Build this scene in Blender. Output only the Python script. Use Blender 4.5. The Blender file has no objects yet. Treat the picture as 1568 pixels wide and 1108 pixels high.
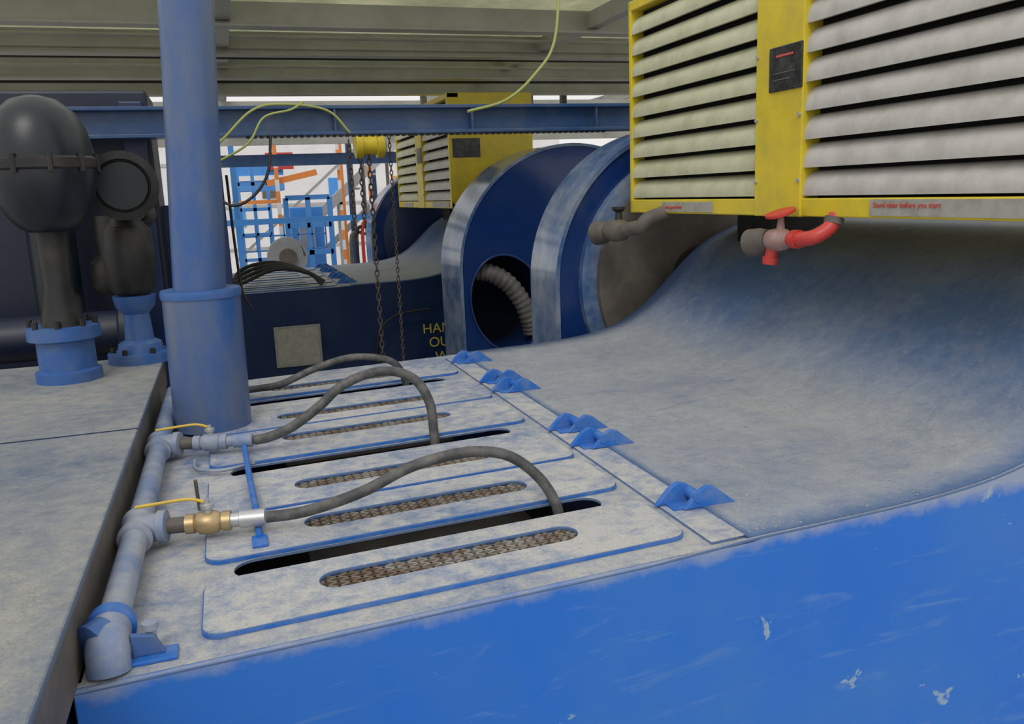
import bpy, bmesh, math, random
from mathutils import Vector, Matrix
random.seed(4)
scene=bpy.context.scene
scene.view_settings.view_transform='Standard'
PI=math.pi
# ---------------------------------------------------------------- materials
def nt(name):
    m=bpy.data.materials.new(name); m.use_nodes=True
    n=m.node_tree; b=n.nodes['Principled BSDF']; return m,n,b
def ramp(n,fac,stops):
    r=n.nodes.new('ShaderNodeValToRGB'); cr=r.color_ramp
    while len(cr.elements)<len(stops): cr.elements.new(0.5)
    for e,(p,c) in zip(cr.elements,stops):
        e.position=p; e.color=(c[0],c[1],c[2],1) if hasattr(c,'__len__') else (c,c,c,1)
    n.links.new(fac,r.inputs[0]); return r.outputs[0]
def noise(n,scale,detail=6,rough=.6,vec=None,dist=0):
    t=n.nodes.new('ShaderNodeTexNoise'); t.inputs['Scale'].default_value=scale
    t.inputs['Detail'].default_value=detail; t.inputs['Roughness'].default_value=rough
    t.inputs['Distortion'].default_value=dist
    if vec is not None: n.links.new(vec,t.inputs['Vector'])
    return t.outputs['Fac']
def coords(n,sc=(1,1,1)):
    t=n.nodes.new('ShaderNodeTexCoord'); m=n.nodes.new('ShaderNodeMapping')
    m.inputs['Scale'].default_value=sc; n.links.new(t.outputs['Object'],m.inputs[0]); return m.outputs[0]
def mix(n,f,a,b,bt='MIX'):
    x=n.nodes.new('ShaderNodeMix'); x.data_type='RGBA'; x.blend_type=bt
    for s,v in ((x.inputs[0],f),(x.inputs[6],a),(x.inputs[7],b)):
        if isinstance(v,bpy.types.NodeSocket): n.links.new(v,s)
        elif isinstance(v,(int,float)): s.default_value=v
        else: s.default_value=(*v,1)
    return x.outputs[2]
def math_(n,op,a,b=0.0,clamp=False):
    x=n.nodes.new('ShaderNodeMath'); x.operation=op; x.use_clamp=clamp
    for s,v in ((x.inputs[0],a),(x.inputs[1],b)):
        if isinstance(v,bpy.types.NodeSocket): n.links.new(v,s)
        else: s.default_value=v
    return x.outputs[0]
def bump(n,b,h,st=.3,d=.01):
    x=n.nodes.new('ShaderNodeBump'); x.inputs['Strength'].default_value=st; x.inputs['Distance'].default_value=d
    n.links.new(h,x.inputs['Height']); n.links.new(x.outputs[0],b.inputs['Normal'])
def paint(name,col,rough=.4,dirt=(.2,.18,.15),amt=.35,metal=0,scale=6,chips=0,chipcol=(.6,.62,.65),lo=.42,hi=.75,vs=(1,1,1),spill=False):
    m,n,b=nt(name); v=coords(n,vs)
    f=ramp(n,noise(n,scale,8,.65,v),[(lo,0),(hi,1)])
    f=math_(n,'MULTIPLY',f,amt)
    c=mix(n,f,col,dirt)
    if chips:
        k=ramp(n,noise(n,3.2,12,.62,coords(n,(1,1,1.4)),.6),[(.70-.04*chips,0),(.715-.04*chips,1)])
        c=mix(n,k,c,chipcol)
        k=ramp(n,noise(n,2.0,10,.7,coords(n,(.7,1,5)),1.5),[(.56,0),(.72,.35)])
        c=mix(n,k,c,chipcol)
    if spill:   # dust that ran over the deck edge
        s=n.nodes.new('ShaderNodeSeparateXYZ'); n.links.new(coords(n),s.inputs[0])
        z=math_(n,'ADD',math_(n,'MULTIPLY',s.outputs[2],9.0),math_(n,'MULTIPLY',noise(n,9,8,.7,coords(n,(1,1,1))),1.0))
        k=ramp(n,z,[(.18,0),(.62,.75)])
        c=mix(n,k,c,(.36,.39,.43))
    n.links.new(c,b.inputs['Base Color']); b.inputs['Roughness'].default_value=rough
    b.inputs['Metallic'].default_value=metal
    bump(n,b,noise(n,scale*6,4,.6,v),.15,.004)
    return m
def dusty(name,blue,dust,lo=.4,hi=.62,flat=.42,wa=.62,rough=.75,steep=.55,scuff=.35,scuffc=(.10,.17,.32)):
    """painted steel with dry mud dust lying on the upward faces"""
    m,n,b=nt(name); v=coords(n)
    a=noise(n,1.5,8,.62,v,.2); s=noise(n,16,8,.78,v); g=noise(n,130,3,.6,v)
    h=math_(n,'ADD',math_(n,'MULTIPLY',a,wa),math_(n,'MULTIPLY',s,1-wa))
    geo=n.nodes.new('ShaderNodeNewGeometry'); sx=n.nodes.new('ShaderNodeSeparateXYZ')
    n.links.new(geo.outputs['Normal'],sx.inputs[0])
    nz=ramp(n,sx.outputs[2],[(.3,0),(.75,steep),(.995,1)])
    h2=math_(n,'ADD',h,math_(n,'MULTIPLY',math_(n,'SUBTRACT',nz,1.0),flat))
    f=ramp(n,h2,[(lo,0),(hi,1)])
    k=ramp(n,noise(n,5,8,.7,v),[(.35,0),(.65,1)])
    d1=mix(n,k,tuple(x*.74 for x in dust),dust)
    dcol=mix(n,ramp(n,g,[(.3,0),(.7,1)]),d1,tuple(min(1,x*1.14) for x in dust))
    c=mix(n,f,blue,dcol)
    sc=ramp(n,noise(n,7,12,.8,coords(n,(.6,1.2,1)),.8),[(.54,0),(.66,scuff)])
    c=mix(n,sc,c,scuffc)
    # pale crumbs and rubbed spots
    sp=ramp(n,noise(n,38,6,.75,v,.3),[(.62,0),(.70,.55)])
    c=mix(n,sp,c,tuple(min(1,x*1.25) for x in dust))
    n.links.new(c,b.inputs['Base Color'])
    r=n.nodes.new('ShaderNodeMapRange'); n.links.new(f,r.inputs[0]); r.inputs[3].default_value=.42; r.inputs[4].default_value=rough+.1
    n.links.new(r.outputs[0],b.inputs['Roughness'])
    bump(n,b,math_(n,'ADD',s,math_(n,'MULTIPLY',g,.5)),.5,.008)
    return m
M={}
M['deck']=dusty('dusty_deck_paint',(.13,.20,.35),(.45,.445,.425),.36,.56,wa=.40,scuff=.60)
M['plate']=dusty('dusty_hatch_paint',(.11,.19,.37),(.48,.475,.455),.35,.55,wa=.40,scuff=.60)
M['hump']=dusty('dusty_cover_paint',(.075,.14,.28),(.39,.395,.39),.10,.66,flat=.90,wa=.50,steep=.62,scuff=.55,scuffc=(.10,.16,.28))
M['block']=dusty('dusty_block_paint',(.11,.15,.22),(.31,.31,.285),.34,.60,wa=.5,scuffc=(.12,.13,.15))
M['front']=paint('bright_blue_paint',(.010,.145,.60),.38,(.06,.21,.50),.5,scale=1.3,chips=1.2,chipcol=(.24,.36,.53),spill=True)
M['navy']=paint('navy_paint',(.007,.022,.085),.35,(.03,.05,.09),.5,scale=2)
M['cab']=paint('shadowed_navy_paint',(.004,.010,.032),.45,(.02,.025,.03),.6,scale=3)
M['arch']=paint('gloss_navy_paint',(.008,.033,.15),.16,(.04,.07,.14),.35,scale=2)
M['rim']=paint('dusty_rim_paint',(.04,.10,.25),.14,(.34,.38,.42),.80,scale=2.6,lo=.38,hi=.68)
M['duct']=paint('dusty_corrugated_hose',(.10,.095,.09),.6,(.22,.20,.18),.8,scale=8)
M['blue']=paint('blue_fitting_paint',(.022,.10,.34),.45,(.13,.18,.26),.7,scale=7,lo=.36,hi=.74)
M['column']=paint('column_paint',(.026,.095,.31),.36,(.13,.155,.20),.95,scale=2.2,lo=.34,hi=.66,vs=(1.6,1.6,.6))
M['hingeb']=paint('hinge_blue',(.015,.14,.52),.5,(.20,.27,.38),.6,scale=14,lo=.42,hi=.75)
M['yellow']=paint('yellow_paint',(.72,.55,.025),.4,(.33,.28,.07),.5,scale=5)
M['slat']=paint('cream_louver',(.54,.52,.48),.5,(.32,.30,.26),.7,scale=7)
M['slatb']=paint('roof_cast_louver',(.56,.56,.38),.5,(.35,.34,.20),.7,scale=7)  # cream louver with the roof's yellow-green light painted into its colours
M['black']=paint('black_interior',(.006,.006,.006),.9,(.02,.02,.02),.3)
M['dark']=paint('grimy_iron',(.009,.009,.010),.5,(.06,.053,.043),.55,scale=7)
M['teal']=paint('dark_teal_paint',(.005,.011,.016),.35,(.025,.025,.024),.5,scale=3)
M['brown']=paint('rusty_grey_steel',(.10,.088,.076),.6,(.20,.17,.13),.8,scale=5)
M['hose']=paint('rubber_hose',(.055,.057,.06),.6,(.24,.23,.21),.75,scale=14)
M['pipe']=paint('dusty_pipe_paint',(.09,.17,.36),.6,(.34,.36,.40),.95,scale=7,lo=.30,hi=.64)
M['galv']=paint('galvanised_steel',(.55,.56,.56),.4,(.3,.28,.25),.5,metal=.6,scale=20)
M['mesh']=paint('expanded_metal',(.36,.34,.30),.5,(.16,.10,.06),.9,metal=.2,scale=9,lo=.36,hi=.60)
M['brass']=paint('brass_valve',(.50,.36,.18),.4,(.4,.36,.28),.6,metal=.6,scale=25)
M['lever']=paint('yellow_lever',(.70,.47,.05),.5,(.4,.3,.1),.4)
M['red']=paint('red_valve_paint',(.60,.045,.04),.4,(.3,.08,.05),.5,scale=15)
M['pink']=paint('worn_red_valve',(.36,.20,.18),.5,(.42,.38,.34),.8,scale=18)
M['sign']=paint('grey_sign_plate',(.30,.31,.29),.5,(.2,.18,.14),.6,scale=12)
M['label']=paint('label_sticker',(.38,.37,.32),.5,(.24,.22,.18),.8,scale=14)
M['plaque']=paint('black_plaque',(.012,.012,.014),.3,(.12,.12,.12),.6,scale=18)
M['roofbeam']=paint('roof_beam_paint',(.40,.40,.36),.55,(.24,.24,.2),.6,scale=3)
M['beam']=paint('blue_girder_paint',(.020,.065,.175),.35,(.10,.13,.18),.7,scale=4)
M['wire']=paint('yellow_green_cable',(.33,.37,.10),.5,(.3,.3,.1),.4)
M['bcable']=paint('black_cable',(.01,.01,.012),.5,(.05,.05,.05),.4)
M['floor']=paint('concrete_ground',(.45,.44,.42),.85,(.3,.29,.27),.7,scale=.8)
M['white']=paint('white_paint',(.8,.79,.80),.5,(.55,.52,.54),.5,scale=1.5)
M['skyblue']=paint('light_blue_paint',(.06,.28,.72),.5,(.2,.3,.45),.4,scale=2)
M['orange']=paint('orange_paint',(.85,.28,.06),.5,(.5,.25,.1),.4,scale=2)
M['chain']=paint('rusty_chain',(.06,.045,.04),.6,(.15,.09,.05),.6,scale=30)
M['ytext']=paint('yellow_text',(.62,.52,.06),.5,(.3,.28,.12),.6,scale=14)
M['rtext']=paint('red_text',(.6,.08,.06),.5,(.5,.2,.2),.3)
M['crumb']=paint('dried_mud',(.36,.355,.34),.9,(.22,.21,.20),.6,scale=9)
def translucent_roof():
    m,n,b=nt('fibreglass_roof'); v=coords(n)
    f=noise(n,1.1,6,.6,v); c=ramp(n,f,[(.35,(.30,.31,.20)),(.65,(.58,.58,.38))])
    n.links.new(c,b.inputs['Base Color']); b.inputs['Roughness'].default_value=.6
    t=n.nodes.new('ShaderNodeBsdfTranslucent'); n.links.new(c,t.inputs[0])
    x=n.nodes.new('ShaderNodeMixShader'); x.inputs[0].default_value=.5
    n.links.new(b.outputs[0],x.inputs[1]); n.links.new(t.outputs[0],x.inputs[2])
    n.links.new(x.outputs[0],n.nodes['Material Output'].inputs[0]); return m
M['roof']=translucent_roof()
# ---------------------------------------------------------------- helpers
def root(name,loc=(0,0,0)):
    e=bpy.data.objects.new(name,None); e.location=loc; e.empty_display_size=.1
    scene.collection.objects.link(e); return e
def finish(o,mat,par,smooth=False,bev=0,seg=2):
    if mat: 
        o.data.materials.clear(); o.data.materials.append(M[mat])
    if par: o.parent=par
    if bev:
        b=o.modifiers.new('bevel','BEVEL'); b.width=bev; b.segments=seg; b.limit_method='ANGLE'
    if smooth:
        for p in o.data.polygons: p.use_smooth=True
    return o
def meshobj(name,verts,faces,mat,par,smooth=False,bev=0,seg=2):
    me=bpy.data.meshes.new(name); me.from_pydata([tuple(v) for v in verts],[],faces); me.update()
    bm=bmesh.new(); bm.from_mesh(me); bmesh.ops.recalc_face_normals(bm,faces=bm.faces); bm.to_mesh(me); bm.free()
    o=bpy.data.objects.new(name,me); scene.collection.objects.link(o)
    return finish(o,mat,par,smooth,bev,seg)
def box(name,lo,hi,mat,par,bev=.004,rot=None):
    c=[(a+b)/2 for a,b in zip(lo,hi)]; h=[(b-a)/2 for a,b in zip(lo,hi)]
    vs=[Vector((x*h[0],y*h[1],z*h[2])) for x in(-1,1) for y in(-1,1) for z in(-1,1)]
    if rot: vs=[rot@v for v in vs]
    vs=[v+Vector(c) for v in vs]
    fs=[(0,1,3,2),(4,6,7,5),(0,4,5,1),(2,3,7,6),(0,2,6,4),(1,5,7,3)]
    return meshobj(name,vs,fs,mat,par,bev=bev)
def lathe(name,p0,axis,prof,mat,par,n=40,caps=True):
    """prof = [(dist along axis, radius)...]"""
    a=Vector(axis).normalized(); t=Vector((0,0,1)) if abs(a.z)<.9 else Vector((1,0,0))
    u=a.cross(t).normalized(); w=a.cross(u); p0=Vector(p0); vs=[];fs=[]
    for (d,r) in prof:
        for i in range(n):
            q=2*PI*i/n; vs.append(p0+a*d+(u*math.cos(q)+w*math.sin(q))*r)
    for j in range(len(prof)-1):
        for i in range(n):
            k=(i+1)%n; fs.append((j*n+i,j*n+k,(j+1)*n+k,(j+1)*n+i))
    if caps:
        fs.append(tuple(range(n))); fs.append(tuple((len(prof)-1)*n+i for i in range(n)))
    o=meshobj(name,vs,fs,mat,par,smooth=True)
    md=o.modifiers.new('es','EDGE_SPLIT'); md.split_angle=math.radians(35)
    return o
def tube(name,pts,r,mat,par,n=14,sub=8,ribs=0):
    pts=[Vector(p) for p in pts]
    P=[]
    if len(pts)>2 and sub>1:
        ext=[2*pts[0]-pts[1]]+pts+[2*pts[-1]-pts[-2]]
        for i in range(1,len(ext)-2):
            for s in range(sub):
                t=s/sub; p0,p1,p2,p3=ext[i-1:i+3]
                P.append(.5*((2*p1)+(p2-p0)*t+(2*p0-5*p1+4*p2-p3)*t*t+(3*p1-p0-3*p2+p3)*t**3))
        P.append(pts[-1])
    else: P=pts
    vs=[];fs=[]; up=None
    for i,p in enumerate(P):
        a=(P[min(i+1,len(P)-1)]-P[max(i-1,0)]).normalized()
        if up is None: up=Vector((0,0,1)) if abs(a.z)<.9 else Vector((0,1,0))
        u=a.cross(up).normalized(); up=u.cross(a).normalized()
        rr=r*(1+ribs*(1 if i%4<2 else -1)) if ribs else r
        for k in range(n):
            q=2*PI*k/n; vs.append(p+(u*math.cos(q)+up*math.sin(q))*rr)
    for j in range(len(P)-1):
        for i in range(n):
            k=(i+1)%n; fs.append((j*n+i,j*n+k,(j+1)*n+k,(j+1)*n+i))
    fs.append(tuple(range(n))); fs.append(tuple((len(P)-1)*n+i for i in range(n)))
    o=meshobj(name,vs,fs,mat,par,smooth=True); md=o.modifiers.new('es','EDGE_SPLIT'); md.split_angle=math.radians(50)
    return o
def prism(name,prof,axis,a,b,mat,par,bev=0,smooth=False):
    """prof 2D polygon; axis 'y': prof=(x,z); 'x': prof=(y,z); 'z': prof=(x,y)"""
    def P(p,t):
        return (p[0],t,p[1]) if axis=='y' else ((t,p[0],p[1]) if axis=='x' else (p[0],p[1],t))
    n=len(prof); vs=[P(p,a) for p in prof]+[P(p,b) for p in prof]
    fs=[tuple(range(n)),tuple(range(2*n-1,n-1,-1))]+[(i,(i+1)%n,n+(i+1)%n,n+i) for i in range(n)]
    return meshobj(name,vs,fs,mat,par,bev=bev,smooth=smooth)
def skew(x,y): return (x, y+x*(.055+.02*(y-1.9)))
def stadium(x0,x1,yc,r,n=10):
    pts=[]
    for i in range(n+1):
        q=PI/2+PI*i/n; pts.append((x0+r+r*math.cos(q),yc+r*math.sin(q)))
    for i in range(n+1):
        q=-PI/2+PI*i/n; pts.append((x1-r+r*math.cos(q),yc+r*math.sin(q)))
    return pts
def rrect(x0,x1,y0,y1,r,n=6):
    pts=[]
    for cx,cy,q0 in ((x1-r,y1-r,0),(x0+r,y1-r,PI/2),(x0+r,y0+r,PI),(x1-r,y0+r,3*PI/2)):
        for i in range(n+1):
            q=q0+PI/2*i/n; pts.append((cx+r*math.cos(q),cy+r*math.sin(q)))
    return pts
def sheet(name,loops,z0,z1,mat,par,sk=True,bev=0):
    cu=bpy.data.curves.new(name,'CURVE'); cu.dimensions='2D'; cu.fill_mode='BOTH'
    for lp in loops:
        s=cu.splines.new('POLY'); s.points.add(len(lp)-1)
        for p,q in zip(s.points,lp):
            x,y=skew(*q) if sk else q; p.co=(x,y,0,1)
        s.use_cyclic_u=True
    cu.extrude=(z1-z0)/2
    if bev: cu.bevel_depth=bev; cu.bevel_resolution=1; cu.offset=-bev; cu.extrude=(z1-z0)/2-bev
    o=bpy.data.objects.new(name+'_c',cu); scene.collection.objects.link(o)
    dg=bpy.context.evaluated_depsgraph_get()
    me=bpy.data.meshes.new_from_object(o.evaluated_get(dg)); bpy.data.objects.remove(o)
    me.transform(Matrix.Translation((0,0,(z0+z1)/2)))
    ob=bpy.data.objects.new(name,me); scene.collection.objects.link(ob)
    return finish(ob,mat,par)
def expanded(name,x0,x1,yc,hw,z,par):
    """expanded-metal grille: diamond net"""
    cw,ch=.064,.030; vs=[];fs=[]
    def seg(a,b,w=.0034):
        a=Vector((*skew(*a),z));b=Vector((*skew(*b),z)); d=(b-a).normalized(); s=Vector((-d.y,d.x,0))*w; h=Vector((0,0,.005))
        i=len(vs)
        for p in (a,b):
            for k in (s+h,-s+h,-s-h,s-h): vs.append(p+k)
        for k in range(4): fs.append((i+k,i+(k+1)%4,i+4+(k+1)%4,i+4+k))
    nx=int((x1-x0)/(cw/2))+1; ny=int(2*hw/(ch/2))+1
    for i in range(nx):
        for j in range(ny):
            x=x0+i*cw/2; y=yc-hw+j*ch/2
            if (i+j)%2==0: seg((x,y),(x+cw/2,y+ch/2))
            else: seg((x,y+ch/2),(x+cw/2,y))
    return meshobj(name,vs,fs,'mesh',par)
# ---------------------------------------------------------------- pump
PROF=[(1.33,.012),(1.6,.012),(1.9,.014),(2.1,.022),(2.3,.042),(2.5,.088),(2.66,.165),(2.8,.265),(2.95,.395),(3.1,.525),(3.25,.62),(3.45,.70),(3.75,.765),(4.1,.80),(4.6,.82),(5.6,.82)]
def prof_fine():
    out=[];P=[Vector(p) for p in PROF]; E=[2*P[0]-P[1]]+P+[2*P[-1]-P[-2]]
    for i in range(1,len(E)-2):
        for s in range(5):
            t=s/5; p0,p1,p2,p3=E[i-1:i+3]
            out.append(.5*((2*p1)+(p2-p0)*t+(2*p0-5*p1+4*p2-p3)*t*t+(3*p1-p0-3*p2+p3)*t**3))
    out.append(P[-1]); return out
HATCH=[('hatch_1',1.965,2.275,2.135),('hatch_2',2.405,2.745,2.575),('hatch_3',2.770,3.175,2.955),
       ('hatch_4',3.325,3.775,3.60),('hatch_5',3.80,4.275,3.97),('hatch_6',4.435,4.78,4.60)]
GAPS=[2.341,3.252,4.358]
def pump(dy,facemat):
    R=root('mud_pump',(0,dy,0))
    loops=[[(-.40,1.88),(1.36,1.88),(1.36,5.0),(-.40,5.0)]]
    for g in GAPS: loops.append(stadium(-.07,1.07,g,.059))
    for h in HATCH: loops.append(stadium(.14,.90,h[3],.056))
    sheet('deck',loops,-.008,0,'deck',R)
    for h,y0,y1,ys in HATCH:
        sheet(h,[rrect(-.145,1.18,y0,y1,.05),stadium(.145,.895,ys,.052)],.002,.014,'plate',R,bev=.002)
        sheet(h+'_edge',[rrect(-.147,1.182,y0-.002,y1+.002,.05),stadium(.143,.897,ys,.054)],.001,.010,'hingeb',R)
        expanded(h+'_grille',.13,.91,ys,.056,-.002,R)
    sheet('hinge_strip',[[(1.215,1.90),(1.33,1.90),(1.33,4.9),(1.215,4.9)]],.001,.008,'plate',R)
    for i,y in enumerate((2.165,2.85,3.09,3.87,4.09,4.68)):
        x0,y0=skew(1.335,y)
        for j,dyy in enumerate((-.032,.032)):
            off=-.050 if j else .015
            pr=[(x0-.085+off,.010),(x0-.035+off,.062),(x0-.005+off,.078),(x0+.025+off,.070),(x0+.10+off,.010)]
            prism('hinge_%d_gusset_%d'%(i+1,j+1),pr,'y',y0+dyy-.010,y0+dyy+.010,'hingeb',R,bev=.003)
        lathe('hinge_%d_barrel'%(i+1),(x0-.02,y0-.045,.045),(0,1,0),[(0,.018),(.09,.018)],'hingeb',R,n=18)
        box('hinge_%d_pad'%(i+1),(x0-.10,y0-.03,.006),(x0+.09,y0+.03,.016),'hingeb',R,.003)
    pf=prof_fine(); ny=16; vs=[];fs=[]
    for p in pf:
        ya=skew(p.x,1.88)[1]; yb=5.0+.105*p.x if p.x<3 else 5.315
        for j in range(ny+1): vs.append((p.x,ya+(yb-ya)*j/ny,p.y))
    for i in range(len(pf)-1):
        for j in range(ny):
            a=i*(ny+1)+j; fs.append((a,a+ny+1,a+ny+2,a+1))
    cov=meshobj('gear_cover',vs,fs,'hump',R,smooth=True)
    sd=cov.modifiers.new('t','SOLIDIFY'); sd.thickness=.012; sd.offset=-1
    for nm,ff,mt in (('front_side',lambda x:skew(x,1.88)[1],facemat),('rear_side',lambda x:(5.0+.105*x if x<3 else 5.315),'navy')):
        xs=[(-.40,0.0),(0.4,0),(1.33,0.0)]+[(p.x,p.y-.004) for p in pf[1:]]
        vs=[];fs=[]
        for x,z in xs: vs+= [(x,ff(x),z-.001),(x,ff(x),-1.8)]
        for i in range(len(xs)-1): fs.append((2*i,2*i+1,2*i+3,2*i+2))
        o=meshobj(nm,vs,fs,mt,R); sd=o.modifiers.new('t','SOLIDIFY'); sd.thickness=.03; sd.offset=0
    if dy==0:
        tube('front_edge_weld',[(x,skew(x,1.88)[1]-.010,z-.006) for x,z in [(-.40,0),(.4,0),(1.0,0)]+[(p.x,p.y) for p in pf[::3]]],.006,'hump',R,n=8,sub=2)
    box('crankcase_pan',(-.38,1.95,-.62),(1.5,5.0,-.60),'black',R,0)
    box('end_wall_left',(-.41,1.88,-1.8),(-.39,5.0,-.0),'navy',R,0)
    a=skew(.25,GAPS[0]+.0); b=skew(.95,GAPS[0]+.0)
    prism('crosshead_rail',[(a[0],a[1]),(b[0],b[1]),(b[0],b[1]+.03),(a[0],a[1]+.03)],'z',-.14,-.05,'brown',R)
    for k,h in enumerate(HATCH):
        a=skew(.15,h[3]); b=skew(.90,h[3])
        prism('grille_tray_%d'%k,[(a[0],a[1]-.04),(b[0],b[1]-.04),(b[0],b[1]+.10),(a[0],a[1]+.10)],'z',-.12,-.10,'brown',R)
    return R
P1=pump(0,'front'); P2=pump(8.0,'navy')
# dried mud crumbs lying on the deck
vs=[];fs=[]
def crumb(x,y,z,s):
    i=len(vs)
    for d in ((1,0,.15),(0,1,.1),(-1,0,.15),(0,-1,.1),(.1,.1,.8)):
        vs.append((x+d[0]*s*random.uniform(.6,1.2),y+d[1]*s*random.uniform(.6,1.2),z+d[2]*s))
    for a in range(4): fs.append((i+a,i+(a+1)%4,i+4))
for k in range(900):
    x=random.uniform(-.25,2.05); y=1.895+abs(random.gauss(0,.05)) if k%2 else random.uniform(1.9,3.2)
    if k%3==0: x=random.gauss(1.42,.09)
    if k%7==0: x=random.uniform(1.4,2.0); y=random.uniform(1.95,4.0)
    if x<1.2 and 1.955<y<4.85: continue
    xx,yy=skew(x,y); zz=.0 if x<1.215 else (.008 if x<1.33 else (.012 if x<1.9 else .020))
    crumb(xx,yy,zz-.001,random.uniform(.0012,.0042)*(1.6 if random.random()<.06 else 1))
meshobj('dried_mud_crumbs',vs,fs,'crumb',None)
# ---------------------------------------------------------------- motors
def motor(dy):
    R=root('electric_motor',(0,dy,0)); X=2.60; XE=3.65; z0=.83; z1=2.16; ya,yb=2.0,5.25
    box('core',(X+.09,ya+.03,z0+.03),(XE-.05,yb-.03,z1-.03),'black',R,0)
    box('base_band',(X,ya,z0),(XE,yb,z0+.085),'yellow',R,.006)
    box('top_band',(X,ya,z1-.06),(XE,yb,z1),'yellow',R,.006)
    box('centre_post',(X-.012,3.44,z0-.002),(X+.16,3.81,z1),'yellow',R,.006)
    box('rear_corner_post',(X,yb-.035,z0),(X+.14,yb,z1),'yellow',R,.004)
    box('front_corner_post',(X,ya,z0),(X+.14,ya+.06,z1),'yellow',R,.004)
    box('end_panel',(X+.02,ya-.002,z0+.05),(XE,ya+.03,z1-.05),'yellow',R,.004)
    box('end_nameplate',(2.64,ya-.012,1.42),(2.98,ya-.002,1.64),'plaque',R,.003)
    box('nameplate',(X-.022,3.44,1.42),(X-.012,3.69,1.625),'plaque',R,.004)
    box('nameplate_text',(X-.025,3.50,1.575),(X-.021,3.63,1.585),'rtext',R,0)
    box('nameplate_text_2',(X-.025,3.48,1.50),(X-.021,3.65,1.505),'brown',R,0)
    box('nameplate_text_3',(X-.025,3.52,1.47),(X-.021,3.65,1.475),'brown',R,0)
    for i in range(4):
        for yy in (3.455,3.795):
            lathe('post_bolt_%d'%(i*2+(yy>3.6)),(X-.022,yy,1.0+i*.30),(1,0,0),[(0,.010),(.012,.010)],'galv',R,n=8)
    z=z0+.085; k=0; pitch=.1285
    while z+pitch<z1-.04:
        pr=[]
        for i in range(11):
            q=i/10*PI*.55
            pr.append((X+.085-.080*math.sin(q), z+.012+(pitch-.014)*(math.cos(q)-math.cos(PI*.55))/(1-math.cos(PI*.55))))
        pr+= [(X+.030,z+.014)]
        for i in range(8,-1,-1):
            q=i/10*PI*.55; pr.append((X+.092-.070*math.sin(q), z+.010+(pitch-.020)*(math.cos(q)-math.cos(PI*.55))/(1-math.cos(PI*.55))))
        k+=1
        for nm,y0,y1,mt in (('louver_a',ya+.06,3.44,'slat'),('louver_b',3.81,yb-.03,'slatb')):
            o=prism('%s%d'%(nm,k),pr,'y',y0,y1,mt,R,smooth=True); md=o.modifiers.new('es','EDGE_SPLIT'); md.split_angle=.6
        z+=pitch
    box('sticker_1',(X-.006,4.22,z0+.012),(X,4.80,z0+.07),'label',R,0)
    box('sticker_2',(X-.006,2.1,z0+.010),(X,2.98,z0+.078),'label',R,0)
    box('mounting_foot_1',(3.2,2.3,.62),(3.6,2.7,z0),'dark',R,.01)
    box('mounting_foot_2',(3.2,4.5,.62),(3.6,4.9,z0),'dark',R,.01)
    return R
MT1=motor(0); MT2=motor(8.0)
def text(name,s,loc,size,mat,par,rot):
    cu=bpy.data.curves.new(name,'FONT'); cu.body=s; cu.size=size; cu.extrude=.001
    o=bpy.data.objects.new(name,cu); scene.collection.objects.link(o)
    o.location=loc; o.rotation_euler=rot; o.data.materials.append(M[mat]); o.parent=par; return o
text('sticker_text','Stand clear before you start',(2.592,2.96,.875),.032,'rtext',MT1,(PI/2,0,-PI/2))
text('sticker_text_2','keep guard fitted',(2.592,4.76,.86),.030,'rtext',MT1,(PI/2,0,-PI/2))
# ---------------------------------------------------------------- belt guards
def arch(name,cx,cz,R_,y0,y1,zb,hole=None):
    Rt=root(name)
    n=48
    def outline(r): 
        return [(cx+r,zb)]+[(cx+r*math.cos(PI*i/n),cz+r*math.sin(PI*i/n)) for i in range(n+1)]+[(cx-r,zb)]
    o=outline(R_); i_=outline(R_-.03)
    vs=[];fs=[]
    for (x,z),(x2,z2) in zip(o,i_): vs+=[(x,y0,z),(x,y1,z),(x2,y1,z2),(x2,y0,z2)]
    for k in range(len(o)-1):
        a=4*k;b=a+4
        for q in range(4): fs.append((a+q,a+(q+1)%4,b+(q+1)%4,b+q))
    rm=meshobj('rim',vs,fs,'rim',Rt,smooth=True); md=rm.modifiers.new('es','EDGE_SPLIT'); md.split_angle=.6
    def plate(nm,y,t,holes,mat,rr):
        s=sheet(nm,[outline(rr)]+holes,-t/2,t/2,mat,Rt,sk=False)
        s.data.transform(Matrix.Translation((0,y,0))@Matrix.Rotation(PI/2,4,'X'))
        return s
    hl=[]
    if hole:
        hx,hz,rx,rz=hole; tl=math.radians(14)
        el=[]
        for i in range(48):
            a=2*PI*i/48; ex,ez=rx*math.cos(a),rz*math.sin(a)
            el.append((hx+ex*math.cos(tl)-ez*math.sin(tl),hz+ex*math.sin(tl)+ez*math.cos(tl)))
        hl=[el]
    plate('face',y0+.03,.03,hl,'arch',R_-.015)
    plate('back',y1-.02,.02,[],'cab',R_-.015)
    if hole:
        vs=[];fs=[]
        for x,z in el: vs+=[(x,y0+.02,z),(x,y1-.02,z)]
        for i in range(48):
            j=(i+1)%48; fs.append((2*i,2*i+1,2*j+1,2*j))
        meshobj('opening_sleeve',vs,fs,'arch',Rt,smooth=True)
        tube('opening_trim',[(x,y0+.012,z) for x,z in el+el[:1]],.012,'arch',Rt,n=8,sub=1)
        tube('corrugated_hose',[(2.42,8.62,.20),(2.60,8.55,.17),(2.78,8.52,.05),(2.92,8.52,-.14),(3.00,8.52,-.34),(3.04,8.54,-.50)],.095,'duct',Rt,n=20,sub=14,ribs=.06)
    return Rt
A1=arch('belt_guard',3.5,.2,1.27,8.4,9.2,-1.8,(2.74,-.15,.40,.52))
A2=arch('belt_guard',3.30,.32,1.11,5.62,6.15,-1.8)
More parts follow.
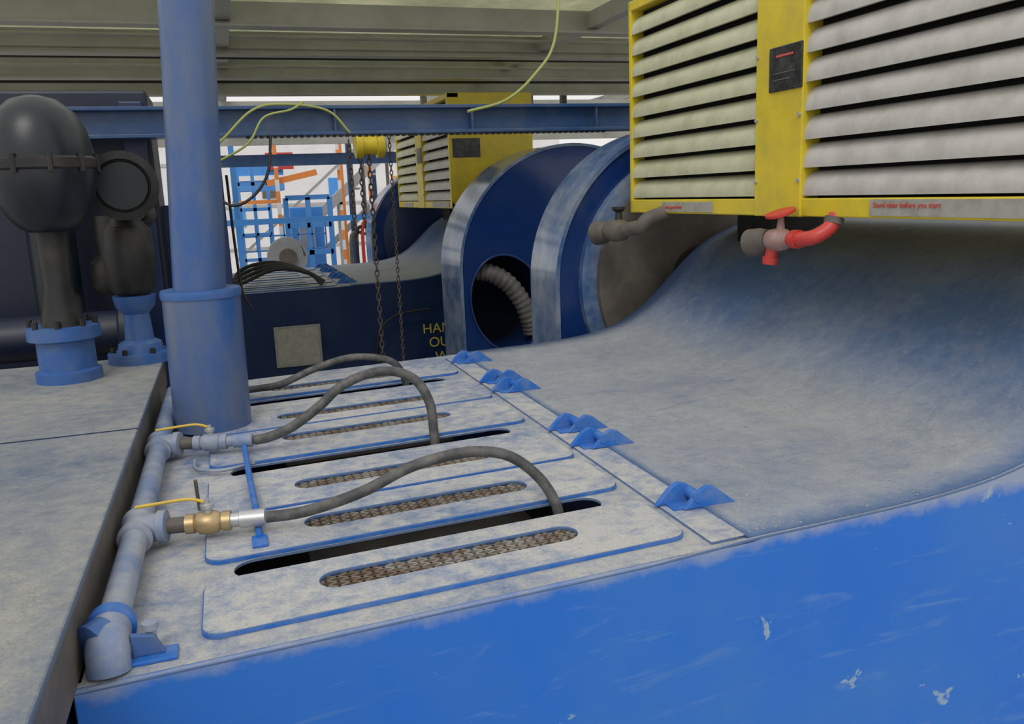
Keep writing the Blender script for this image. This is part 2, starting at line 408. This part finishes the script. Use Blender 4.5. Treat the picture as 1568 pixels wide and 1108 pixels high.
lathe('pulley_step',(3.30,5.56,.32),(0,1,0),[(0,.90),(.01,.93),(.09,.93)],'rim',A2,n=64)
lathe('pulley_face',(3.30,5.50,.32),(0,1,0),[(0,.78),(.01,.82),(.09,.82)],'brown',A2,n=64)
lathe('pulley_hub',(3.30,5.42,.32),(0,1,0),[(0,.22),(.01,.25),(.12,.25)],'dark',A2)
A3=arch('belt_guard',3.30,.32,1.11,13.62,14.15,-1.8)
lathe('pulley_face',(3.30,13.54,.32),(0,1,0),[(0,.88),(.01,.92),(.09,.92)],'navy',A3,n=48)
# ---------------------------------------------------------------- steel column
CO=root('support_column')
def leaning(name,pts,mat):
    vs=[];fs=[];n=48
    for (cx,cy,z,r) in pts:
        for i in range(n):
            q=2*PI*i/n; vs.append((cx+r*math.cos(q),cy+r*math.sin(q),z))
    for j in range(len(pts)-1):
        for i in range(n):
            k=(i+1)%n; fs.append((j*n+i,j*n+k,(j+1)*n+k,(j+1)*n+i))
    fs.append(tuple(range(n))); fs.append(tuple((len(pts)-1)*n+i for i in range(n)))
    o=meshobj(name,vs,fs,mat,CO,smooth=True); md=o.modifiers.new('es','EDGE_SPLIT'); md.split_angle=.6
cy=3.985
leaning('base_sleeve',[(-.135,cy,.014,.166),(-.127,cy,.60,.165)],'column')
leaning('sleeve_collar',[(-.127,cy,.60,.170),(-.127,cy,.622,.172),(-.127,cy,.635,.168)],'blue')
leaning('post',[(-.130,cy,.63,.112),(-.068,cy,1.68,.110),(-.02,cy,2.75,.110)],'column')
# ---------------------------------------------------------------- side block + fluid end
SB=root('fluid_end_block')
box('body',(-2.2,.9,-1.8),(-.42,5.1,.15),'navy',SB,.006)
box('top_plate',(-2.2,.9,.15),(-.388,5.12,.172),'block',SB,.006)
box('kick_plate',(-.42,1.0,.0),(-.395,5.1,.15),'brown',SB,.002)
box('top_seam',(-2.2,3.42,.170),(-.388,3.43,.174),'navy',SB,0)
DP=root('pulsation_dampener')
lathe('dome',(-.78,4.55,.90),(0,0,1),[(0,.09),(.02,.13),(.07,.17),(.14,.205),(.24,.23),(.36,.23),(.46,.21),(.54,.17),(.60,.10),(.62,.03)],'teal',DP,n=48)
lathe('dome_band',(-.78,4.55,1.18),(0,0,1),[(0,.23),(.01,.24),(.05,.24),(.06,.23)],'dark',DP,n=48)
for i in range(10):
    q=2*PI*i/10; lathe('dome_bolt_%d'%i,(-.78+.235*math.cos(q),4.55+.235*math.sin(q),1.17),(0,0,1),[(0,.014),(.08,.014)],'dark',DP,n=8)
lathe('neck',(-.79,4.59,.44),(0,0,1),[(0,.10),(.2,.06),(.50,.07)],'dark',DP)
lathe('flange',(-.80,4.62,.172),(0,0,1),[(0,.15),(.05,.15),(.06,.13),(.2,.13),(.21,.165),(.27,.165),(.275,.14)],'blue',DP)
for i in range(8):
    q=2*PI*i/8; lathe('stud_%d'%i,(-.80+.145*math.cos(q),4.62+.145*math.sin(q),.44),(0,0,1),[(0,.014),(.04,.014)],'dark',DP,n=8)
VG=root('relief_valve')
lathe('base_flange',(-.50,5.0,.172),(0,0,1),[(0,.17),(.05,.17),(.055,.12),(.10,.11),(.12,.075),(.26,.065),(.30,.10),(.36,.11)],'blue',VG)
lathe('body',(-.50,5.0,.52),(0,0,1),[(0,.07),(.05,.11),(.2,.135),(.36,.12),(.42,.07)],'dark',VG)
lathe('bonnet_ring',(-.475,4.88,1.11),(0.05,-1,-.05),[(-.15,.12),(0,.17),(.06,.175),(.065,.135),(.03,.13)],'dark',VG)
lathe('bonnet_lens',(-.474,4.85,1.108),(0.05,-1,-.05),[(0,.125),(.02,.12)],'teal',VG)
lathe('bonnet_bulge',(-.50,4.98,.90),(0,0,1),[(0,.09),(.06,.06),(.12,.05)],'dark',VG)
for i in range(6):
    q=2*PI*i/6; lathe('bolt_%d'%i,(-.50+.14*math.cos(q),5.0+.14*math.sin(q),.222),(0,0,1),[(0,.014),(.03,.014)],'dark',VG,n=8)
LM=root('discharge_manifold')
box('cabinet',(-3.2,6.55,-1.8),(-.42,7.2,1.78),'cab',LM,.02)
box('cabinet_rib_1',(-.60,6.48,-1.8),(-.45,6.55,1.7),'navy',LM,.01)
box('stand_post',(-.10,6.5,-1.8),(.02,6.62,1.43),'navy',LM,.01)
box('stand_post_wide',(-.45,6.9,-1.8),(-.12,7.0,1.0),'navy',LM,.01)
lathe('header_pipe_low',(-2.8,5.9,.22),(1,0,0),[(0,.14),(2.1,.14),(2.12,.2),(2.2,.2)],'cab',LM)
lathe('riser',(-1.05,6.1,.2),(0,0,1),[(0,.14),(.9,.14),(.92,.2),(1.0,.2),(1.01,.12),(1.4,.12)],'teal',LM)
lathe('riser_clamp',(-.72,6.1,.45),(0,0,1),[(0,.10),(.05,.13),(.2,.13),(.25,.08),(.5,.08)],'dark',LM)
for i in range(3): lathe('gate_valve_%d'%i,(-.95+.22*i,6.3,.95+.2*(i%2)),(0,-1,0),[(0,.06),(.1,.09),(.14,.09),(.15,.04),(.3,.03)],'dark',LM)
# ---------------------------------------------------------------- water manifold pipe, branches, valves
WP=root('lubrication_pipe')
tube('main_pipe',[(-.338,1.98,.055),(-.335,3.0,.055),(-.335,4.6,.055)],.036,'pipe',WP,n=24,sub=1)
lathe('elbow_collar',(-.338,2.03,.055),(0,-1,0),[(0,.040),(.005,.054),(.035,.056),(.04,.042)],'hingeb',WP)
tube('elbow',[(-.338,2.02,.055),(-.338,1.96,.055),(-.337,1.92,.045),(-.336,1.905,.025),(-.336,1.90,.002)],.046,'pipe',WP,n=24)
lathe('elbow_cap',(-.34,1.965,.055),(-.6,-.6,-.1),[(0,.05),(.045,.052),(.05,.04)],'blue',WP)
box('anchor_foot',(-.30,1.90,.0),(-.195,1.96,.010),'hingeb',WP,.003)
prism('anchor_rib',[(-.29,.010),(-.22,.010),(-.24,.055),(-.29,.065)],'y',1.925,1.940,'blue',WP,bev=.003)
lathe('anchor_stud',(-.25,1.955,.01),(0,0,1),[(0,.012),(.05,.012),(.05,.018),(.066,.018)],'pipe',WP,n=12)
BR=[(2.62,2.56),(3.56,3.46)]
for i,(ya,yb) in enumerate(BR):
    z=.062
    d=Vector((.36,yb-ya,0)); d.normalize(); p=Vector((-.335,ya,z))
    lathe('tee_%d'%(i+1),(-.336,ya-.075,.055),(0,1,0),[(0,.040),(.004,.049),(.025,.049),(.03,.044),(.12,.044),(.125,.049),(.148,.049),(.15,.040)],'pipe',WP,n=28)
    lathe('tee_outlet_%d'%(i+1),p,d,[(0,.040),(.06,.042),(.062,.049),(.085,.049),(.088,.03)],'pipe',WP,n=28)
    lathe('nipple_%d'%(i+1),p,d,[(.08,.024),(.15,.024)],'brown',WP,n=20)
    vm='brass' if i==0 else 'pipe'
    lathe('valve_body_%d'%(i+1),p+d*.14,d,[(0,.030),(.025,.030),(.028,.024),(.04,.034),(.065,.036),(.09,.034),(.102,.024),(.105,.030),(.13,.030)],vm,WP,n=20)
    lathe('valve_stem_%d'%(i+1),p+d*.205,(0,0,1),[(0,.014),(.045,.014),(.047,.020),(.058,.020),(.06,.008),(.072,.008)],'galv',WP,n=12)
    s=p+d*.205+Vector((0,0,.062))
    e=s+Vector((-.20,.035,.004))
    tube('valve_lever_%d'%(i+1),[s,s+Vector((-.03,.004,.012)),s+Vector((-.07,.01,.016)),e],.005,'lever',WP,n=8)
    lathe('hose_coupling_%d'%(i+1),p+d*.265,d,[(0,.022),(.03,.022),(.032,.027),(.105,.027),(.11,.018)],'galv' if i==0 else 'pipe',WP,n=24)
HS=root('rubber_hoses')
tube('hose_1',[(.02,2.557,.062),(.12,2.54,.066),(.21,2.52,.085),(.33,2.50,.121),(.456,2.50,.170),(.57,2.50,.193),(.689,2.50,.196),(.797,2.495,.166),(.88,2.47,.095),(.925,2.435,.01),(.935,2.415,-.08)],.0175,'hose',HS,n=18)
tube('hose_2',[(.03,3.455,.062),(.10,3.44,.075),(.186,3.42,.112),(.295,3.42,.182),(.379,3.42,.250),(.488,3.42,.290),(.596,3.42,.293),(.69,3.41,.247),(.738,3.38,.15),(.742,3.35,.03),(.742,3.33,-.08)],.020,'hose',HS,n=18)
tube('hose_3',[(-.02,4.5,.05),(.08,4.46,.06),(.193,4.4,.082),(.362,4.4,.143),(.533,4.4,.184),(.685,4.4,.173),(.79,4.42,.125),(.84,4.44,.03),(.85,4.45,-.08)],.018,'hose',HS,n=18)
ST=root('hold_down_bar')
tube('bar',[(-.012,3.46,.045),(-.003,3.0,.040),(.006,2.70,.040)],.011,'hingeb',ST,n=10,sub=1)
tube('bar_end',[(.006,2.70,.040),(.007,2.64,.030),(.008,2.50,.022)],.011,'hingeb',ST,n=10,sub=2)
box('bar_foot',(-.015,2.44,.014),(.030,2.52,.024),'hingeb',ST,.003)
tube('loop_rod',[(-.20,3.42,.02),(-.19,3.30,.02),(-.10,3.24,.02),(.02,3.28,.02)],.007,'pipe',ST,n=8)
tube('upright_rod',[(-.17,2.86,.01),(-.172,2.84,.12)],.006,'brown',ST,n=8)
# ---------------------------------------------------------------- drain valves under the motor
RV=root('drain_valve')
tube('elbow_pipe',[(2.62,3.22,.835),(2.58,3.22,.78),(2.52,3.24,.745),(2.50,3.30,.735),(2.50,3.38,.73)],.034,'red',RV,n=20)
lathe('elbow_collar_1',(2.50,3.32,.733),(0,1,-.02),[(0,.043),(.04,.043)],'red',RV)
lathe('elbow_collar_2',(2.605,3.22,.80),(.3,0,1),[(0,.043),(.03,.043)],'brown',RV)
lathe('valve_body',(2.50,3.38,.73),(0,1,-.05),[(0,.036),(.03,.036),(.05,.05),(.10,.055),(.15,.05),(.17,.036),(.20,.045),(.23,.045)],'pink',RV)
lathe('outlet',(2.50,3.55,.72),(-.25,1,-.15),[(0,.05),(.05,.065),(.12,.068),(.122,.045),(.08,.042)],'brown',RV)
lathe('stem',(2.50,3.46,.76),(0,0,1),[(0,.022),(.05,.016),(.09,.012)],'pink',RV,n=12)
lathe('handwheel',(2.50,3.46,.838),(-.3,0,1),[(0,.05),(.008,.072),(.02,.072),(.024,.05)],'red',RV,n=20)
lathe('drain_plug',(2.50,3.52,.69),(-.1,.1,-1),[(0,.03),(.05,.03),(.052,.04),(.085,.036)],'red',RV,n=16)
GV=root('drain_valve')
tube('elbow_pipe',[(2.62,4.80,.835),(2.50,4.80,.80),(2.46,4.82,.755),(2.45,4.92,.74),(2.45,5.06,.725)],.046,'brown',GV,n=20)
lathe('valve_body',(2.45,5.02,.727),(0,1,-.04),[(0,.05),(.04,.055),(.06,.07),(.15,.075),(.22,.065),(.24,.05),(.28,.06),(.30,.06)],'brown',GV)
lathe('outlet',(2.45,5.28,.71),(-.25,1,-.1),[(0,.06),(.06,.08),(.12,.083),(.122,.06),(.09,.055)],'brown',GV)
lathe('stem',(2.45,5.12,.76),(0,0,1),[(0,.03),(.08,.02),(.10,.045),(.115,.045)],'dark',GV,n=16)
# ---------------------------------------------------------------- wall items on second pump
SG=root('warning_sign')
yw=9.872
box('sign_plate',(.41,yw-.005,-.87),(.93,yw+.012,-.40),'sign',SG,.004)
box('sign_inner',(.44,yw-.008,-.84),(.90,yw-.004,-.43),'label',SG,0)
for i,(x,z) in enumerate(((.425,-.855),(.915,-.855),(.425,-.415),(.915,-.415))): lathe('sign_rivet_%d'%i,(x,yw-.012,z),(0,1,0),[(0,.008),(.01,.008)],'galv',SG,n=8)
LT=root('safety_lettering')
text('word_1','HANDS',(2.14,9.955,-.64),.17,'ytext',LT,(PI/2,0,.055))
text('word_2','OUT',(2.21,9.957,-.81),.17,'ytext',LT,(PI/2,0,.055))
text('word_3','WORK',(2.28,9.96,-.99),.17,'ytext',LT,(PI/2,0,.055))
CL=root('vent_line')
tube('line',[(1.55,9.80,-.98),(1.56,9.78,-.7),(1.62,9.78,-.50),(1.78,9.78,-.37),(2.0,9.78,-.33),(2.2,9.78,-.32)],.014,'bcable',CL,n=8)
# ---------------------------------------------------------------- overhead girder, hoist, chains, cables
GB=root('overhead_girder')
box('web',(-1.4,6.30,1.47),(6.5,6.33,1.63),'beam',GB,0)
box('top_flange',(-1.4,6.22,1.615),(6.5,6.41,1.64),'beam',GB,.004)
box('bottom_flange',(-1.4,6.22,1.44),(6.5,6.41,1.465),'beam',GB,.004)
for i in range(60):
    box('tooth_%d'%i,(.2+.045*i,6.24,1.425),(.225+.045*i,6.27,1.441),'dark',GB,0)
for i in range(7): box('stiffener_%d'%i,(-1.2+i*1.0,6.23,1.465),(-1.185+i*1.0,6.40,1.615),'beam',GB,0)
def chain(name,x,y,z0,z1,par,s=.028):
    vs=[];fs=[]; z=z0; k=0; n=12;m=6
    while z>z1:
        base=len(vs)
        for i in range(n):
            q=2*PI*i/n; cx=s*.42*math.cos(q); cz=s*math.sin(q)*.85
            nx,nz=math.cos(q),math.sin(q)
            for j in range(m):
                w=2*PI*j/m; rr=s*.17; dx=cx+rr*math.cos(w)*nx; dz=cz+rr*math.cos(w)*nz; dd=rr*math.sin(w)
                vs.append((x+(dx if k%2 else dd),y+(dd if k%2 else dx),z+dz))
        for i in range(n):
            for j in range(m):
                a=base+i*m+j;b=base+i*m+(j+1)%m;c=base+((i+1)%n)*m+(j+1)%m;d=base+((i+1)%n)*m+j
                fs.append((a,b,c,d))
        z-=s*1.35; k+=1
    meshobj(name,vs,fs,'chain',par,smooth=True)
CH=root('chain_hoist')
lathe('drum',(1.02,6.86,1.40),(1,.0,0),[(0,.07),(.01,.10),(.06,.10),(.065,.075),(.17,.075),(.175,.10),(.23,.10),(.24,.07)],'yellow',CH)
box('hoist_hook_block',(1.08,6.82,1.45),(1.18,6.92,1.58),'yellow',CH,.01)
box('trolley_rail',(-.2,6.80,1.58),(5,6.94,1.62),'beam',CH,.004)
chain('load_chain',1.13,6.86,1.32,-.45,CH,.036)
chain('hand_chain_1',1.30,6.86,1.50,-.6,CH,.026)
chain('hand_chain_2',.98,6.86,1.42,.65,CH,.032)
chain('hand_chain_3',1.06,6.86,1.42,.80,CH,.032)
CB=root('overhead_cables')
tube('cable_yellow_1',[(-.10,6.2,1.30),(.05,6.15,1.42),(.25,6.15,1.60),(.45,6.15,1.64),(.75,6.18,1.60),(.9,6.2,1.45)],.009,'wire',CB,n=8)
tube('cable_yellow_2',[(-.05,6.2,1.25),(.20,6.12,1.38),(.32,6.12,1.55),(.5,6.12,1.60),(.6,6.2,1.66)],.008,'wire',CB,n=8)
tube('cable_yellow_3',[(1.75,6.15,1.58),(2.05,6.15,1.66),(2.3,6.2,1.85),(2.5,6.3,2.1),(2.6,6.4,2.6)],.011,'wire',CB,n=8)
tube('cable_black_1',[(-.05,6.2,1.05),(.08,6.15,.98),(.22,6.15,1.05),(.32,6.15,1.2),(.36,6.2,1.44)],.010,'bcable',CB,n=8)
tube('cable_black_2',[(0.05,6.7,1.2),(.06,6.72,.7),(.08,6.7,.35),(.14,6.7,.2)],.010,'bcable',CB,n=8)
BH=root('black_hoses')
for i in range(4):
    tube('hose_%d'%(i+1),[(-.1+.03*i,9.98+.12*i,.04),(.15,10.0+.12*i,.12+.04*i),(.5,10.02+.1*i,.24+.02*i),(.85,10.0+.1*i,.18),(1.0+.02*i,9.95+.1*i,.04)],.022,'bcable',BH,n=10)
# ---------------------------------------------------------------- roof, ground
RF=root('ceiling')
vs=[];fs=[];n=90
for i in range(n+1):
    x=-5+i*.16; z=2.74+(.03 if i%2 else 0); vs+=[(x,6.8,z),(x,12.2,z)]
for i in range(n): fs.append((2*i,2*i+1,2*i+3,2*i+2))
meshobj('roof_sheet',vs,fs,'roof',RF)
for i,(y,z,h) in enumerate(((8.2,2.52,.2),(9.6,2.50,.22),(11.0,2.45,.26),(12.2,2.40,.3))):
    box('purlin_%d_web'%i,(-5,y,z),(9.3,y+.02,z+h),'roofbeam',RF,0)
    box('purlin_%d_flange'%i,(-5,y-.08,z-.02),(9.3,y+.10,z),'roofbeam',RF,0)
box('truss_beam_1',(-5,13.8,2.30),(9.3,13.9,2.48),'roofbeam',RF,0)
box('truss_beam_2',(-5,15.6,1.95),(9.3,15.7,2.25),'roofbeam',RF,0)
box('truss_beam_3',(-5,15.2,2.75),(9.3,15.4,2.95),'beam',RF,0)
for i,x in enumerate((-3.2,.1,3.6,7.0)):
    box('rafter_%d'%i,(x,6.8,2.55),(x+.12,16,2.70),'roofbeam',RF,0)
for i in range(7): tube('conduit_%d'%i,[(-5,8.6+.5*i,2.60-.02*i),(9.2,8.6+.5*i,2.60-.02*i)],.02,('bcable','roofbeam','roofbeam')[i%3],RF,n=8,sub=1)
for i in range(5): box('drop_bracket_%d'%i,(2.9+.55*i,12.6,1.9),(2.98+.55*i,12.7,2.45),('brown','dark','roofbeam')[i%3],RF,0)
box('red_rail',(3.6,12.9,2.22),(9,12.95,2.27),'orange',RF,0)
box('junction_box',(3.3,12.3,1.80),(3.8,12.5,2.15),'brown',RF,.01)
for i,x in enumerate((-4.8,9.1)):
    for j,y in enumerate((6.9,12,15.9)): box('roof_post_%d%d'%(i,j),(x,y-.1,-1.8),(x+.18,y+.08,2.7),'beam',RF,0)
g=box('floor',(-40,-10,-1.9),(60,90,-1.8),'floor',None,0)
# ---------------------------------------------------------------- yard beyond
YD=root('pipe_rack')
def fr(x0,x1,y,z0,z1,mat,nm,nx=3,nz=3,w=.06,par=None):
    for i in range(nx+1):
        x=x0+(x1-x0)*i/nx; box(nm+'_v%d'%i,(x-w/2,y-w/2,z0),(x+w/2,y+w/2,z1),mat,par or YD,0)
    for i in range(nz+1):
        z=z0+(z1-z0)*i/nz; box(nm+'_h%d'%i,(x0,y-w/2,z-w/2),(x1,y+w/2,z+w/2),mat,par or YD,0)
fr(.35,.95,19,-1.8,1.9,'skyblue','left_frame',2,7,.07)
fr(1.25,2.15,18.5,-1.8,1.05,'skyblue','tank_frame',2,5,.10)
box('tank',(1.35,19.0,-1.0),(2.05,19.6,.85),'skyblue',YD,.02)
box('tank_door',(1.5,18.95,-.1),(1.85,18.99,.6),'galv',YD,.02)
box('blue_container',(.3,22,1.25),(1.5,23,1.95),'skyblue',YD,.02)
box('container_band',(.3,21.97,1.5),(1.5,22.0,1.62),'white',YD,0)
box('red_sign',(1.1,21.9,1.75),(1.75,21.95,2.15),'red',YD,0)
fr(.3,1.9,17.4,.05,.62,'skyblue','rail',6,2,.03)
box('crossrail',(-.2,15.8,.60),(3.2,15.86,.70),'skyblue',YD,0)
box('upper_crossrail',(-.2,15.8,1.60),(3.4,15.9,1.80),'beam',YD,0)
for i,(x,y,m,w_) in enumerate(((2.5,18,'beam',.07),(2.75,19.5,'brown',.09),(3.1,20,'brown',.07),(3.5,21,'beam',.1),(2.3,17.5,'orange',.05),(.2,17,'skyblue',.10),(3.3,18,'brown',.06))):
    box('standpipe_%d'%i,(x,y,-1.8),(x+w_,y+w_,2.6),m,YD,0)
for j,(x,y) in enumerate(((1.05,18.0),(2.62,20.5),(3.05,18.8))):
    for i in range(18): box('striped_post_%d_%d'%(j,i),(x,y,-1.8+.23*i),(x+.08,y+.08,-1.57+.23*i),('orange','white')[i%2],YD,0)
box('orange_kick',(.2,18.6,.95),(1.1,18.65,1.03),'orange',YD,0)
box('orange_kick_2',(.2,18.6,.55),(.95,18.65,.60),'orange',YD,0)
for i in range(6): tube('manifold_%d'%i,[(2.3+.12*i,16.8,-.9),(2.3+.12*i,16.8,.15+.1*(i%3)),(2.4+.12*i,16.8,.35+.1*(i%3)),(2.6+.12*i,16.9,.3+.1*(i%2))],.035,('brown','dark','red')[i%3],YD,n=8,sub=3)
WS=root('conveyor_stair')
def barbox(nm,a,b,w,h,mat,par):
    a=Vector(a);b=Vector(b);d=(b-a);L=d.length; rot=d.to_track_quat('X','Z').to_matrix()
    c=(a+b)/2; box(nm,c-Vector((L/2,w/2,h/2)),c+Vector((L/2,w/2,h/2)),mat,par,0,rot)
barbox('stringer_1',(.2,20.5,-1.0),(4.2,20.5,2.4),.15,.22,'galv',WS)
barbox('stringer_2',(.9,21.3,-1.4),(5,21.3,2.1),.12,.14,'galv',WS)
barbox('handrail',(.2,20.4,-.3),(4.2,20.4,3.1),.05,.06,'roofbeam',WS)
barbox('orange_beam',(.9,18.2,1.35),(1.9,18.2,1.55),.1,.12,'orange',WS)
for i in range(10):
    box('tread_%d'%i,(.5+i*.38,20.5,-.75+i*.323),(.85+i*.38,21.3,-.70+i*.323),'galv',WS,0)
for i,x in enumerate((.7,1.6,2.6)): box('leg_%d'%i,(x,20.9,-1.8),(x+.1,21,-.6+.85*(x-.5)),'galv',WS,0)
RW=root('hose_reel')
lathe('reel',(1.05,16.2,-.02),(0,1,0),[(0,.36),(.03,.36),(.035,.28),(.2,.28),(.205,.36),(.24,.36)],'galv',RW)
lathe('reel_hub',(1.05,16.1,-.02),(0,1,0),[(0,.16),(.4,.16)],'brown',RW)
tube('reel_hose',[(1.05+.31*math.cos(q*.5),16.22+.006*q,-.02+.31*math.sin(q*.5)) for q in range(30)],.03,'brown',RW,n=8,sub=2)
box('reel_stand',(.85,16.2,-1.8),(1.25,16.4,-.35),'skyblue',RW,.01)
PB=root('site_cabin')
box('cabin_body',(-3,30,-1.8),(12,34,4.0),'white',PB,.02)
for i in range(3): box('cabin_band_%d'%i,(-3,29.97,-.6+i*1.4),(12,30,-.5+i*1.4),'galv',PB,0)
for i in range(6): box('cabin_window_%d'%i,(.2+i*1.1,29.96,.2+.9*(i%2)),(.7+i*1.1,30,.8+.9*(i%2)),('skyblue','brown','orange')[i%3],PB,0)
# ---------------------------------------------------------------- lights
w=bpy.data.worlds.new('World'); scene.world=w; w.use_nodes=True
bg=w.node_tree.nodes['Background']; bg.inputs[0].default_value=(1,.99,.97,1); bg.inputs[1].default_value=.86
def sun(nm,rot,st,ang,col=(1,1,1)):
    l=bpy.data.lights.new(nm,'SUN'); l.energy=st; l.angle=ang; l.color=col
    o=bpy.data.objects.new(nm,l); o.rotation_euler=rot; scene.collection.objects.link(o)
sun('sun',(math.radians(38),math.radians(-22),0),1.0,math.radians(26),(1,.98,.94))
# ---------------------------------------------------------------- camera
Xc=Vector((4037,422.3,-1300)).normalized();Yc=Vector((-444,243,-1300)).normalized();Zc=Xc.cross(Yc).normalized(); Yc=Zc.cross(Xc).normalized()
cam=bpy.data.cameras.new('camera'); co=bpy.data.objects.new('camera',cam); scene.collection.objects.link(co)
cam.sensor_width=36; cam.lens=1300/1568*36; cam.clip_start=.05; cam.clip_end=500
mw=Matrix((Xc,Yc,Zc)).to_4x4(); mw.translation=Vector((0,0,1.0)); co.matrix_world=mw
scene.camera=co
